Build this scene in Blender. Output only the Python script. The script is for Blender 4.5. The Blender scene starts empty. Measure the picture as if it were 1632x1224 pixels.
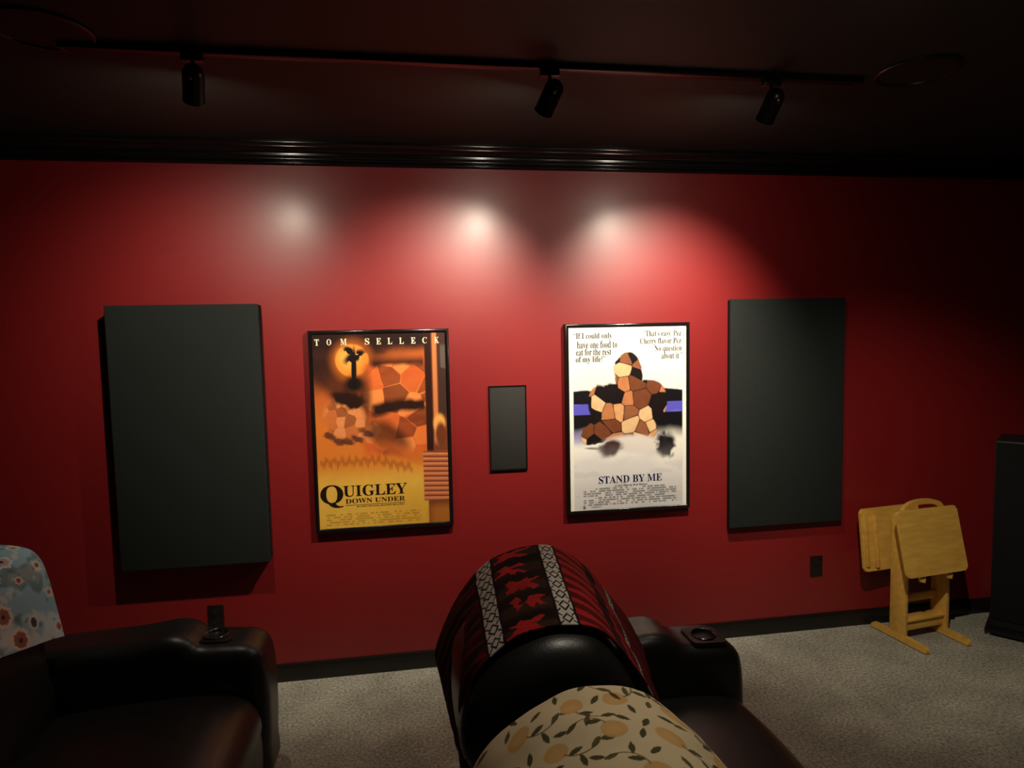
import bpy, bmesh, math, random
import numpy as np
from mathutils import Vector, Matrix

C = bpy.context.scene.collection
sc = bpy.context.scene
PI = math.pi
rnd = random.Random(5)

# ------------------------------------------------------------------ camera, world, exposure
CAM_Z = 1.779
YAW, PITCH, ROLL = math.radians(9.035), math.radians(-4.229), math.radians(-1.172)
F_PX = 1040.0
fw = Vector((math.sin(YAW)*math.cos(PITCH), math.cos(YAW)*math.cos(PITCH), math.sin(PITCH)))
rt0 = Vector((math.cos(YAW), -math.sin(YAW), 0))
up0 = rt0.cross(fw)
rt = rt0*math.cos(ROLL) + up0*math.sin(ROLL)
up = up0*math.cos(ROLL) - rt0*math.sin(ROLL)
cd = bpy.data.cameras.new('camera')
cd.sensor_fit = 'HORIZONTAL'; cd.sensor_width = 36.0; cd.lens = F_PX/1632*36.0
cd.clip_start = 0.05; cd.clip_end = 50
cam = bpy.data.objects.new('camera', cd); C.objects.link(cam)
cam.matrix_world = Matrix(((rt.x, up.x, -fw.x, 0), (rt.y, up.y, -fw.y, 0), (rt.z, up.z, -fw.z, CAM_Z), (0, 0, 0, 1)))
sc.camera = cam

w = bpy.data.worlds.new('world'); sc.world = w; w.use_nodes = True
w.node_tree.nodes['Background'].inputs['Color'].default_value = (0.0, 0.0, 0.0, 1)
w.node_tree.nodes['Background'].inputs['Strength'].default_value = 0.0
sc.view_settings.view_transform = 'Standard'
try: sc.view_settings.look = 'None'
except Exception: pass
sc.view_settings.gamma = 1.0
sc.view_settings.use_curve_mapping = False
sc.view_settings.exposure = 0.0
sc.cycles.max_bounces = 8
sc.cycles.sample_clamp_indirect = 3.0
sc.cycles.use_denoising = True

LAMP_COL = (1.0, 0.88, 0.70)
# head pivot (x, y, z), aim point on the wall (x, z), beam watts, beam angle (deg), lens glow strength
LAMPS = [
    ((-0.67, 2.36, 2.63), (-1.02, 1.56), 54.0, 98, 430.0),
    ((0.535, 2.36, 2.63), (0.10, 1.63), 172.0, 79, 380.0),
    ((1.395, 2.36, 2.63), (1.35, 1.63), 205.0, 78, 380.0),
]
TRAY_LAMP = ((1.2, 1.40, 2.63), (2.72, 3.20, 0.62), 125.0, 58, 110.0)  # unseen lamp, inferred from the light on the tray stand
SEAT_FILL = ((0.70, 1.42, 2.63), (0.78, 1.30, 0.9), 29.0, 76, 30.0)  # unseen lamp added to brighten the cream cloth

# ------------------------------------------------------------------ materials
MATS = {}
def nt(name):
    m = bpy.data.materials.new(name); m.use_nodes = True
    t = m.node_tree; b = t.nodes['Principled BSDF']
    MATS[name] = m
    return m, t, b
def mat(name, col, rough=0.5, spec=0.5, metal=0.0, noise=0.0, nscale=30.0, bump=0.0, bscale=200.0, bdist=0.001, coat=0.0, coat_r=0.1, sheen=0.0):
    m, t, b = nt(name)
    b.inputs['Base Color'].default_value = (*col, 1)
    b.inputs['Roughness'].default_value = rough
    b.inputs['Specular IOR Level'].default_value = spec
    b.inputs['Metallic'].default_value = metal
    b.inputs['Coat Weight'].default_value = coat
    b.inputs['Coat Roughness'].default_value = coat_r
    b.inputs['Sheen Weight'].default_value = sheen
    tc = t.nodes.new('ShaderNodeTexCoord')
    if noise:
        n = t.nodes.new('ShaderNodeTexNoise'); n.inputs['Scale'].default_value = nscale; n.inputs['Detail'].default_value = 6
        t.links.new(tc.outputs['Object'], n.inputs['Vector'])
        r = t.nodes.new('ShaderNodeValToRGB')
        r.color_ramp.elements[0].position = 0.3; r.color_ramp.elements[1].position = 0.7
        r.color_ramp.elements[0].color = (*[c*(1-noise) for c in col], 1)
        r.color_ramp.elements[1].color = (*[min(1, c*(1+noise)) for c in col], 1)
        t.links.new(n.outputs['Fac'], r.inputs['Fac']); t.links.new(r.outputs['Color'], b.inputs['Base Color'])
    if bump:
        n2 = t.nodes.new('ShaderNodeTexNoise'); n2.inputs['Scale'].default_value = bscale; n2.inputs['Detail'].default_value = 4
        t.links.new(tc.outputs['Object'], n2.inputs['Vector'])
        bp = t.nodes.new('ShaderNodeBump'); bp.inputs['Strength'].default_value = bump; bp.inputs['Distance'].default_value = bdist
        t.links.new(n2.outputs['Fac'], bp.inputs['Height']); t.links.new(bp.outputs['Normal'], b.inputs['Normal'])
    return m
def vmat(name, rough=0.6, spec=0.3, bump=0.0, bscale=600.0, bdist=0.0005, sheen=0.0):
    m, t, b = nt(name)
    a = t.nodes.new('ShaderNodeVertexColor'); a.layer_name = 'Col'
    t.links.new(a.outputs['Color'], b.inputs['Base Color'])
    b.inputs['Roughness'].default_value = rough; b.inputs['Specular IOR Level'].default_value = spec
    b.inputs['Sheen Weight'].default_value = sheen
    if bump:
        tc = t.nodes.new('ShaderNodeTexCoord')
        n2 = t.nodes.new('ShaderNodeTexNoise'); n2.inputs['Scale'].default_value = bscale; n2.inputs['Detail'].default_value = 3
        t.links.new(tc.outputs['Object'], n2.inputs['Vector'])
        bp = t.nodes.new('ShaderNodeBump'); bp.inputs['Strength'].default_value = bump; bp.inputs['Distance'].default_value = bdist
        t.links.new(n2.outputs['Fac'], bp.inputs['Height']); t.links.new(bp.outputs['Normal'], b.inputs['Normal'])
    return m

M_WALL = mat('red_paint', (0.220, 0.0095, 0.0105), rough=0.46, spec=0.45, coat=0.42, coat_r=0.28, bump=0.12, bscale=260, bdist=0.0006)
M_CEIL = mat('dark_ceiling_paint', (0.022, 0.0235, 0.0205), rough=0.6, spec=0.3, bump=0.1, bscale=150)
M_TRIM = mat('black_gloss_trim', (0.006, 0.006, 0.006), rough=0.16, spec=0.5)
M_BASE = mat('black_baseboard_paint', (0.008, 0.007, 0.006), rough=0.35)
M_PANEL = mat('charcoal_fabric', (0.018, 0.021, 0.020), rough=0.95, spec=0.12, noise=0.18, nscale=240, bump=0.3, bscale=900, bdist=0.0006)
M_PANEL_SIDE = mat('black_panel_side', (0.010, 0.010, 0.010), rough=0.9, spec=0.1)
M_FRAME = mat('black_frame', (0.008, 0.006, 0.006), rough=0.18, spec=0.5)
M_GRILLE = mat('black_grille', (0.022, 0.021, 0.019), rough=0.75, spec=0.25, bump=0.4, bscale=900, bdist=0.0005)
M_PLATE = mat('dark_cover_plate', (0.010, 0.004, 0.0035), rough=0.4)
M_SLOT = mat('black_slot', (0.003, 0.003, 0.003), rough=0.6)
M_LEATHER = mat('black_leather', (0.015, 0.0145, 0.0135), rough=0.36, spec=0.5, bump=0.35, bscale=160, bdist=0.0012)
M_LEATHER2 = mat('dark_leather_piping', (0.008, 0.007, 0.007), rough=0.45)
M_CUP = mat('dark_chrome', (0.10, 0.10, 0.10), rough=0.22, metal=0.9)
M_CUPIN = mat('cup_well_black', (0.006, 0.006, 0.006), rough=0.3)
M_PINE = None
M_LAMP = mat('black_lamp_metal', (0.010, 0.008, 0.008), rough=0.32, spec=0.5)
M_SPKR = mat('black_speaker_vinyl', (0.006, 0.006, 0.0055), rough=0.6, noise=0.2, nscale=60)
M_RUBBER = mat('dark_rubber', (0.01, 0.01, 0.01), rough=0.8)
M_SILVER = mat('silver_metal', (0.5, 0.5, 0.48), rough=0.25, metal=1.0)
M_PRINT = vmat('poster_print', rough=0.5, spec=0.2)
M_CLOTH = vmat('printed_cloth', rough=0.95, spec=0.1, bump=0.35, bscale=700, bdist=0.0008)

def pine():
    m, t, b = nt('golden_pine')
    tc = t.nodes.new('ShaderNodeTexCoord'); mp = t.nodes.new('ShaderNodeMapping')
    mp.inputs['Scale'].default_value = (3, 14, 14)
    t.links.new(tc.outputs['Object'], mp.inputs['Vector'])
    n = t.nodes.new('ShaderNodeTexNoise'); n.inputs['Scale'].default_value = 3.0; n.inputs['Detail'].default_value = 6
    t.links.new(mp.outputs['Vector'], n.inputs['Vector'])
    r = t.nodes.new('ShaderNodeValToRGB'); r.color_ramp.elements[0].position = 0.32; r.color_ramp.elements[1].position = 0.7
    r.color_ramp.elements[0].color = (0.64, 0.355, 0.062, 1); r.color_ramp.elements[1].color = (0.80, 0.47, 0.095, 1)
    t.links.new(n.outputs['Fac'], r.inputs['Fac']); t.links.new(r.outputs['Color'], b.inputs['Base Color'])
    b.inputs['Roughness'].default_value = 0.42
    return m
M_PINE = pine()

def carpet():
    m, t, b = nt('grey_carpet')
    tc = t.nodes.new('ShaderNodeTexCoord')
    n = t.nodes.new('ShaderNodeTexNoise'); n.inputs['Scale'].default_value = 75; n.inputs['Detail'].default_value = 5; n.inputs['Roughness'].default_value = 0.75
    t.links.new(tc.outputs['Object'], n.inputs['Vector'])
    r = t.nodes.new('ShaderNodeValToRGB'); r.color_ramp.elements[0].position = 0.34; r.color_ramp.elements[1].position = 0.66
    r.color_ramp.elements[0].color = (0.17, 0.165, 0.128, 1); r.color_ramp.elements[1].color = (0.63, 0.61, 0.50, 1)
    t.links.new(n.outputs['Fac'], r.inputs['Fac'])
    n2 = t.nodes.new('ShaderNodeTexNoise'); n2.inputs['Scale'].default_value = 3.2; n2.inputs['Detail'].default_value = 4
    t.links.new(tc.outputs['Object'], n2.inputs['Vector'])
    r2 = t.nodes.new('ShaderNodeValToRGB'); r2.color_ramp.elements[0].position = 0.38; r2.color_ramp.elements[1].position = 0.62
    r2.color_ramp.elements[0].color = (0.82, 0.82, 0.82, 1); r2.color_ramp.elements[1].color = (1.12, 1.12, 1.12, 1)
    t.links.new(n2.outputs['Fac'], r2.inputs['Fac'])
    mx = t.nodes.new('ShaderNodeMix'); mx.data_type = 'RGBA'; mx.blend_type = 'MULTIPLY'; mx.inputs['Factor'].default_value = 1.0
    t.links.new(r.outputs['Color'], mx.inputs[6]); t.links.new(r2.outputs['Color'], mx.inputs[7])
    t.links.new(mx.outputs[2], b.inputs['Base Color'])
    b.inputs['Roughness'].default_value = 1.0; b.inputs['Specular IOR Level'].default_value = 0.05
    bp = t.nodes.new('ShaderNodeBump'); bp.inputs['Strength'].default_value = 0.8; bp.inputs['Distance'].default_value = 0.006
    t.links.new(n.outputs['Fac'], bp.inputs['Height']); t.links.new(bp.outputs['Normal'], b.inputs['Normal'])
    return m
M_CARPET = carpet()

def acrylic():
    m = bpy.data.materials.new('clear_acrylic'); m.use_nodes = True
    t = m.node_tree; t.nodes.clear()
    o = t.nodes.new('ShaderNodeOutputMaterial'); tr = t.nodes.new('ShaderNodeBsdfTransparent')
    g = t.nodes.new('ShaderNodeBsdfGlossy'); g.inputs['Roughness'].default_value = 0.06
    lw = t.nodes.new('ShaderNodeLayerWeight'); lw.inputs['Blend'].default_value = 0.5
    pw = t.nodes.new('ShaderNodeMath'); pw.operation = 'POWER'; pw.inputs[1].default_value = 5.0
    fr = t.nodes.new('ShaderNodeMath'); fr.operation = 'MULTIPLY_ADD'; fr.inputs[1].default_value = 0.92; fr.inputs[2].default_value = 0.04
    t.links.new(lw.outputs['Facing'], pw.inputs[0]); t.links.new(pw.outputs[0], fr.inputs[0])
    mx = t.nodes.new('ShaderNodeMixShader')
    t.links.new(fr.outputs[0], mx.inputs[0]); t.links.new(tr.outputs[0], mx.inputs[1]); t.links.new(g.outputs[0], mx.inputs[2])
    t.links.new(mx.outputs[0], o.inputs['Surface'])
    return m
M_ACRYLIC = acrylic()

def lens_mat(strength):
    m, t, b = nt('lamp_lens')
    b.inputs['Base Color'].default_value = (0.8, 0.8, 0.8, 1)
    b.inputs['Emission Color'].default_value = (*LAMP_COL, 1)
    b.inputs['Emission Strength'].default_value = strength
    return m

# ------------------------------------------------------------------ helpers
def link_mesh(name, me, m, parent=None, smooth=False):
    o = bpy.data.objects.new(name, me); C.objects.link(o)
    if m: me.materials.append(m)
    if smooth:
        me.polygons.foreach_set('use_smooth', [True]*len(me.polygons))
    if parent: o.parent = parent
    return o
def obj(name, bm, m, parent=None, smooth=False, auto=None):
    me = bpy.data.meshes.new(name)
    bmesh.ops.recalc_face_normals(bm, faces=bm.faces)
    bm.to_mesh(me); bm.free()
    o = link_mesh(name, me, m, parent, smooth)
    if auto:
        me.polygons.foreach_set('use_smooth', [True]*len(me.polygons))
        me.set_sharp_from_angle(angle=math.radians(auto))
    return o
def thing(name, label, cat, loc=(0, 0, 0), rotz=0.0, group=None):
    o = bpy.data.objects.new(name, None); C.objects.link(o)
    o.empty_display_size = 0.1
    o.location = loc; o.rotation_euler = (0, 0, rotz)
    tag(o, label, cat, group)
    return o
def tag(o, label, cat, group=None):
    o['label'] = label; o['category'] = cat
    if group: o['group'] = group
def struct(o, label=None, cat=None):
    o['kind'] = 'structure'
    if label: o['label'] = label
    if cat: o['category'] = cat
    return o
def box(bm, x0, x1, y0, y1, z0, z1, bev=0.0, seg=2):
    r = bmesh.ops.create_cube(bm, size=1.0)
    vs = r['verts']
    for v in vs:
        v.co = Vector(((x0+x1)/2 + v.co.x*(x1-x0), (y0+y1)/2 + v.co.y*(y1-y0), (z0+z1)/2 + v.co.z*(z1-z0)))
    if bev:
        es = list({e for v in vs for e in v.link_edges})
        bmesh.ops.bevel(bm, geom=es, offset=bev, segments=seg, profile=0.5, affect='EDGES', clamp_overlap=True)
def bx(*a, **k):
    bm = bmesh.new(); box(bm, *a, **k); return bm
def lathe(bm, prof, seg=32, M=None, cap=True):
    rings = []
    for (r, z) in prof:
        ring = []
        for i in range(seg):
            a = 2*PI*i/seg
            p = Vector((r*math.cos(a), r*math.sin(a), z))
            if M: p = M @ p
            ring.append(bm.verts.new(p))
        rings.append(ring)
    for a, b in zip(rings, rings[1:]):
        for i in range(seg):
            bm.faces.new((a[i], a[(i+1) % seg], b[(i+1) % seg], b[i]))
    if cap:
        bm.faces.new(rings[0][::-1]); bm.faces.new(rings[-1])
def prism(bm, poly, axis, a, b):
    """extrude polygon; axis 'y': poly is (x,z); axis 'x': poly is (y,z); axis 'z': poly is (x,y)"""
    def P(p, t):
        return Vector((p[0], t, p[1])) if axis == 'y' else Vector((t, p[0], p[1])) if axis == 'x' else Vector((p[0], p[1], t))
    A = [bm.verts.new(P(p, a)) for p in poly]; B = [bm.verts.new(P(p, b)) for p in poly]
    n = len(poly)
    for i in range(n): bm.faces.new((A[i], A[(i+1) % n], B[(i+1) % n], B[i]))
    bm.faces.new(A[::-1]); bm.faces.new(B)
def catmull(pts, n, closed=True):
    P = np.array(pts, float); N = len(P); out = []
    segs = N if closed else N-1
    for i in range(segs):
        if closed: p0, p1, p2, p3 = P[(i-1) % N], P[i], P[(i+1) % N], P[(i+2) % N]
        else: p0, p1, p2, p3 = P[max(i-1, 0)], P[i], P[i+1], P[min(i+2, N-1)]
        for k in range(n):
            t = k/n
            out.append(0.5*((2*p1)+(-p0+p2)*t+(2*p0-5*p1+4*p2-p3)*t*t+(-p0+3*p1-3*p2+p3)*t**3))
    if not closed: out.append(P[-1])
    return np.array(out)
def inset_poly(P, d):
    c = P.mean(0)
    nx = np.roll(P, -1, 0) - np.roll(P, 1, 0)
    n = np.stack([-nx[:, 1], nx[:, 0]], 1); n /= np.maximum(np.linalg.norm(n, axis=1, keepdims=True), 1e-9)
    area = 0.5*np.sum(P[:, 0]*np.roll(P[:, 1], -1)-np.roll(P[:, 0], -1)*P[:, 1])
    if area < 0: n = -n
    return P + n*d
def pad(bm, prof, y0, y1, r=0.04, n=6, sub=6, puff=0.0, raw=False):
    """soft upholstered block: closed (x,z) profile swept along y with rounded ends"""
    P = np.array(prof, float) if raw else catmull(prof, sub)
    secs = []
    K = 7
    for k in range(K):
        a = k/(K-1)*PI/2
        secs.append((y0 + r*(1-math.cos(a)), r*(1-math.sin(a))))
    for k in range(1, n):
        t = k/n
        secs.append((y0+r+(y1-y0-2*r)*t, -puff*math.sin(PI*t)))
    for k in range(K):
        a = (1-k/(K-1))*PI/2
        secs.append((y1 - r*(1-math.cos(a)), r*(1-math.sin(a))))
    rings = []
    for (y, d) in secs:
        Q = inset_poly(P, d)
        rings.append([bm.verts.new((q[0], y, q[1])) for q in Q])
    N = len(P)
    for A, B in zip(rings, rings[1:]):
        for i in range(N): bm.faces.new((A[i], A[(i+1) % N], B[(i+1) % N], B[i]))
    for ring, rev in ((rings[0], True), (rings[-1], False)):
        c = bm.verts.new(sum((v.co for v in ring), Vector())/N)
        for i in range(N): bm.faces.new((ring[i], ring[(i+1) % N], c) if not rev else (ring[(i+1) % N], ring[i], c))
def tube(bm, pts, r, seg=10, closed=False):
    pts = [Vector(p) for p in pts]; n = len(pts); rings = []
    for i, p in enumerate(pts):
        if closed: t = pts[(i+1) % n]-pts[i-1]
        else: t = pts[min(i+1, n-1)]-pts[max(i-1, 0)]
        t.normalize()
        a = t.cross(Vector((0, 0, 1)))
        if a.length < 1e-3: a = t.cross(Vector((1, 0, 0)))
        a.normalize(); b = t.cross(a)
        rings.append([bm.verts.new(p + a*r*math.cos(2*PI*k/seg) + b*r*math.sin(2*PI*k/seg)) for k in range(seg)])
    for i in range(n if closed else n-1):
        A, B = rings[i], rings[(i+1) % n]
        for k in range(seg): bm.faces.new((A[k], A[(k+1) % seg], B[(k+1) % seg], B[k]))
    if not closed:
        bm.faces.new(rings[0][::-1]); bm.faces.new(rings[-1])
def grid_mesh(name, X, Y, Z, col, m, parent=None, extra=None, smooth=True):
    """X,Y,Z (nu,nv) arrays; col (nu,nv,3) linear colours as a point attribute"""
    nu, nv = X.shape
    co = np.stack([X, Y, Z], -1).reshape(-1, 3)
    idx = np.arange(nu*nv).reshape(nu, nv)
    f = np.stack([idx[:-1, :-1], idx[1:, :-1], idx[1:, 1:], idx[:-1, 1:]], -1).reshape(-1, 4)
    cols = np.concatenate([col.reshape(-1, 3), np.ones((nu*nv, 1))], 1)
    verts = co.tolist(); faces = f.tolist()
    if extra:
        for (V, Fs, c) in extra:
            b = len(verts); verts += V; faces += [[i+b for i in ff] for ff in Fs]
            cols = np.concatenate([cols, np.tile(np.array([*c, 1.0]), (len(V), 1))], 0)
    me = bpy.data.meshes.new(name); me.from_pydata(verts, [], faces)
    at = me.color_attributes.new('Col', 'FLOAT_COLOR', 'POINT')
    at.data.foreach_set('color', cols.astype(np.float32).ravel())
    me.update()
    return link_mesh(name, me, m, parent, smooth)
def vnoise(U, V, s, seed=0, octaves=3):
    """value noise in numpy, 0..1"""
    out = np.zeros_like(U); amp = 1.0; tot = 0
    rs = np.random.RandomState(seed)
    for o in range(octaves):
        G = rs.rand(64, 64)
        u = U*s*2**o + 7.3*o; v = V*s*2**o + 3.1*o
        iu = np.floor(u).astype(int); iv = np.floor(v).astype(int)
        fu = u-iu; fv = v-iv; fu = fu*fu*(3-2*fu); fv = fv*fv*(3-2*fv)
        a = G[iu % 64, iv % 64]; b = G[(iu+1) % 64, iv % 64]; c = G[iu % 64, (iv+1) % 64]; d = G[(iu+1) % 64, (iv+1) % 64]
        out += amp*((a*(1-fu)+b*fu)*(1-fv)+(c*(1-fu)+d*fu)*fv); tot += amp; amp *= 0.5
    return out/tot
def lin(r, g, b):
    f = lambda c: (c/255/12.92) if c/255 <= 0.04045 else ((c/255+0.055)/1.055)**2.4
    return np.array([f(r), f(g), f(b)])
def mixin(col, mask, c):
    m = np.clip(mask, 0, 1)[..., None]
    return col*(1-m) + np.asarray(c)*m
def sstep(a, b, x):
    t = np.clip((x-a)/(b-a), 0, 1); return t*t*(3-2*t)
def ell(S, T, cx, cy, rx, ry, ang=0.0, soft=0.15):
    ca, sa = math.cos(ang), math.sin(ang)
    dx, dy = S-cx, T-cy
    q = np.sqrt(((dx*ca+dy*sa)/rx)**2+((-dx*sa+dy*ca)/ry)**2)
    return 1-sstep(1-soft, 1+soft, q)

def facets(U, V, s, seed):
    """Voronoi cells: id per point and distance to the cell edge (in cell units)"""
    rs = np.random.RandomState(seed); G = rs.rand(40, 40, 2); I = rs.randint(0, 4096, (40, 40))
    u, v = U*s, V*s; iu, iv = np.floor(u).astype(int), np.floor(v).astype(int)
    d1 = np.full(U.shape, 9.0); d2 = np.full(U.shape, 9.0); ident = np.zeros(U.shape, int)
    for a in (-1, 0, 1):
        for b in (-1, 0, 1):
            ci, cj = (iu+a) % 40, (iv+b) % 40
            d = np.hypot(iu+a+G[ci, cj, 0]-u, iv+b+G[ci, cj, 1]-v)
            near = d < d1
            d2 = np.where(near, d1, np.minimum(d2, d)); ident = np.where(near, I[ci, cj], ident); d1 = np.where(near, d, d1)
    return ident, d2-d1

# ------------------------------------------------------------------ room shell
WY = 3.45           # wall with the posters
CZ = 2.744          # ceiling
X0, X1, Y0 = -3.4, 4.3, -3.0
struct(obj('floor', bx(X0-.1, X1+.1, Y0-.1, WY+.1, -0.10, 0.0), M_CARPET), 'grey beige cut pile carpet floor', 'floor')
struct(obj('ceiling', bx(X0-.1, X1+.1, Y0-.1, WY+.1, CZ, CZ+.10), M_CEIL), 'dark brown black painted ceiling', 'ceiling')
struct(obj('wall_back', bx(X0-.1, X1+.1, WY, WY+.1, 0, CZ), M_WALL), 'dark red satin wall holding the posters and panels', 'wall')
struct(obj('wall_left', bx(X0-.1, X0, Y0, WY, 0, CZ), M_WALL), 'dark red side wall', 'wall')
struct(obj('wall_right', bx(X1, X1+.1, Y0, WY, 0, CZ), M_WALL), 'dark red side wall', 'wall')
struct(obj('wall_front', bx(X0-.1, X1+.1, Y0-.1, Y0, 0, CZ), M_WALL), 'dark red wall opposite the posters', 'wall')
bm = bmesh.new()
prism(bm, [(WY, 0.0), (WY, 0.092), (WY-.006, 0.092), (WY-.010, 0.084), (WY-.014, 0.072), (WY-.015, 0.0)], 'x', X0, X1)
struct(obj('baseboard_back', bm, M_BASE, auto=40), 'black baseboard below the red wall', 'baseboard')
# stepped crown moulding, profile measured from wall (dy) and height
cp = [(0.0, 2.646), (0.016, 2.646)]
def bead(y0, z0, y1, z1, bulge, n=6):
    out = []
    for k in range(n+1):
        t = k/n
        nx, nz = (z1-z0), -(y1-y0); L = math.hypot(nx, nz)
        b = bulge*math.sin(PI*t)
        out.append((y0+(y1-y0)*t + abs(nx)/L*b, z0+(z1-z0)*t - abs(nz)/L*b))
    return out
cp += bead(0.018, 2.648, 0.022, 2.660, 0.006) + [(0.026, 2.662)] + bead(0.028, 2.664, 0.036, 2.676, 0.004)
cp += [(0.040, 2.678)] + bead(0.044, 2.682, 0.066, 2.712, -0.008, 8) + bead(0.068, 2.714, 0.076, 2.722, 0.003) + [(0.080, 2.724)] + bead(0.082, 2.726, 0.092, 2.740, 0.004) + [(0.092, CZ), (0.0, CZ)]
bm = bmesh.new(); prism(bm, [(WY-y, z) for y, z in cp], 'x', X0, X1)
struct(obj('trim_crown', bm, M_TRIM, auto=50), 'glossy black stepped crown moulding', 'crown moulding')

# ------------------------------------------------------------------ acoustic panels
def acoustic_panel(x0, x1, z0, z1, yf, label):
    t = thing('acoustic_panel', label, 'acoustic panel', ((x0+x1)/2, WY, z0), 0, 'fabric acoustic panels on the red wall')
    hw, h = (x1-x0)/2, z1-z0
    d = WY-yf
    bm = bmesh.new(); box(bm, -hw, hw, -d, -d+0.022, 0, h, bev=0.006, seg=3)
    obj('fabric_face', bm, M_PANEL, t, auto=40)
    obj('core', bx(-hw+.004, hw-.004, -d+.0215, -.012, .004, h-.004), M_PANEL_SIDE, t)
    for sx in (-1, 1): obj('wall_bracket', bx(sx*hw*.7-.03, sx*hw*.7+.03, -.0125, -.001, h*.75, h*.75+.05), M_SLOT, t)
    return t
acoustic_panel(-1.405, -0.712, 0.672, 1.960, 3.350, 'wide charcoal fabric acoustic panel left of the orange poster')
acoustic_panel(1.776, 2.480, 0.660, 1.957, 3.398, 'charcoal fabric acoustic panel right of the white poster, above the small outlet')

# ------------------------------------------------------------------ posters
def mb(s):
    o = ''
    for c in s:
        if 'A' <= c <= 'Z': o += chr(0x1D400+ord(c)-65)
        elif 'a' <= c <= 'z': o += chr(0x1D41A+ord(c)-97)
        else: o += c
    return o
def text_geo(body, s0, s1, t0, t1, W, H, y, serif=True, thin=0.004):
    """text as flat faces filling the box s0..s1, t0..t1 (fractions of the print, t from the top)"""
    c = bpy.data.curves.new('lettering', 'FONT'); c.body = mb(body) if serif else body
    c.resolution_u = 3; c.offset = thin
    o = bpy.data.objects.new('lettering', c); C.objects.link(o)
    bpy.context.view_layer.update()
    me = bpy.data.meshes.new_from_object(o.evaluated_get(bpy.context.evaluated_depsgraph_get()))
    V = np.array([v.co[:] for v in me.vertices]); Fs = [list(p.vertices) for p in me.polygons]
    bpy.data.objects.remove(o); bpy.data.curves.remove(c); bpy.data.meshes.remove(me)
    mn, mx = V.min(0), V.max(0)
    x = -W/2 + W*(s0 + (V[:, 0]-mn[0])/(mx[0]-mn[0])*(s1-s0))
    z = H*(1 - (t1 + (V[:, 1]-mn[1])/(mx[1]-mn[1])*(t0-t1)))
    # faces look toward -Y: x right, z up already gives a normal of -Y
    return [[float(a), y, float(b)] for a, b in zip(x, z)], Fs
def stroke_geo(s0, s1, t0, t1, W, H, y):
    xa, xb = -W/2+W*s0, -W/2+W*s1; za, zb = H*(1-t1), H*(1-t0)
    return [[xa, y, za], [xb, y, za], [xb, y, zb], [xa, y, zb]], [[0, 1, 2, 3]]
PW, PH = 0.668, 1.002
def poster_grid(nu=300, nv=450):
    s = np.linspace(0, 1, nu); t = np.linspace(0, 1, nv)
    return np.meshgrid(s, t, indexing='ij')
def framed_poster(x0, ztop, label, name, paint, texts):
    t = thing(name, label, 'poster', (x0+PW/2, WY, ztop-PH))
    yp = -0.0276
    S, T = poster_grid()
    col = paint(S, T)
    grid = []
    ex = []
    for (kind, args, c) in texts:
        g = text_geo(*args[:5], PW, PH, yp-0.0006, *args[5:]) if kind == 't' else stroke_geo(*args, PW, PH, yp-0.0005)
        ex.append((g[0], g[1], c))
    grid_mesh('print', -PW/2+PW*S, np.full_like(S, yp), PH*(1-T), col, M_PRINT, t, ex, smooth=False)
    obj('backing_board', bx(-PW/2-.012, PW/2+.012, -.0265, -.003, -.012, PH+.012), M_PANEL_SIDE, t)
    me = bpy.data.meshes.new('acrylic_pane')
    me.from_pydata([(-PW/2-.008, yp-.002, -.008), (PW/2+.008, yp-.002, -.008), (PW/2+.008, yp-.002, PH+.008), (-PW/2-.008, yp-.002, PH+.008)], [], [(0, 1, 2, 3)])
    link_mesh('acrylic_pane', me, M_ACRYLIC, t)
    # rounded black moulding, mitred ring
    bm = bmesh.new()
    hw, b = PW/2, 0.021
    prof = []
    for k in range(9):
        a = PI*k/8
        prof.append((b/2 - b/2*math.cos(a), -0.026 - 0.010*math.sin(a)))
    prof = [(0.0, -0.0285), *prof, (b, -0.002), (0.004, -0.002)]
    corners = [(-1, 0), (1, 0), (1, 1), (-1, 1)]
    rings = []
    for cx, cz in corners:
        ring = []
        for o_, d in prof:
            ring.append(bm.verts.new((cx*(hw+o_), d, -o_ if cz == 0 else PH+o_)))
        rings.append(ring)
    n = len(prof)
    for i in range(4):
        A, B = rings[i], rings[(i+1) % 4]
        for k in range(n): bm.faces.new((A[k], A[(k+1) % n], B[(k+1) % n], B[k]))
    obj('frame', bm, M_FRAME, t, auto=50)
    return t

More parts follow.
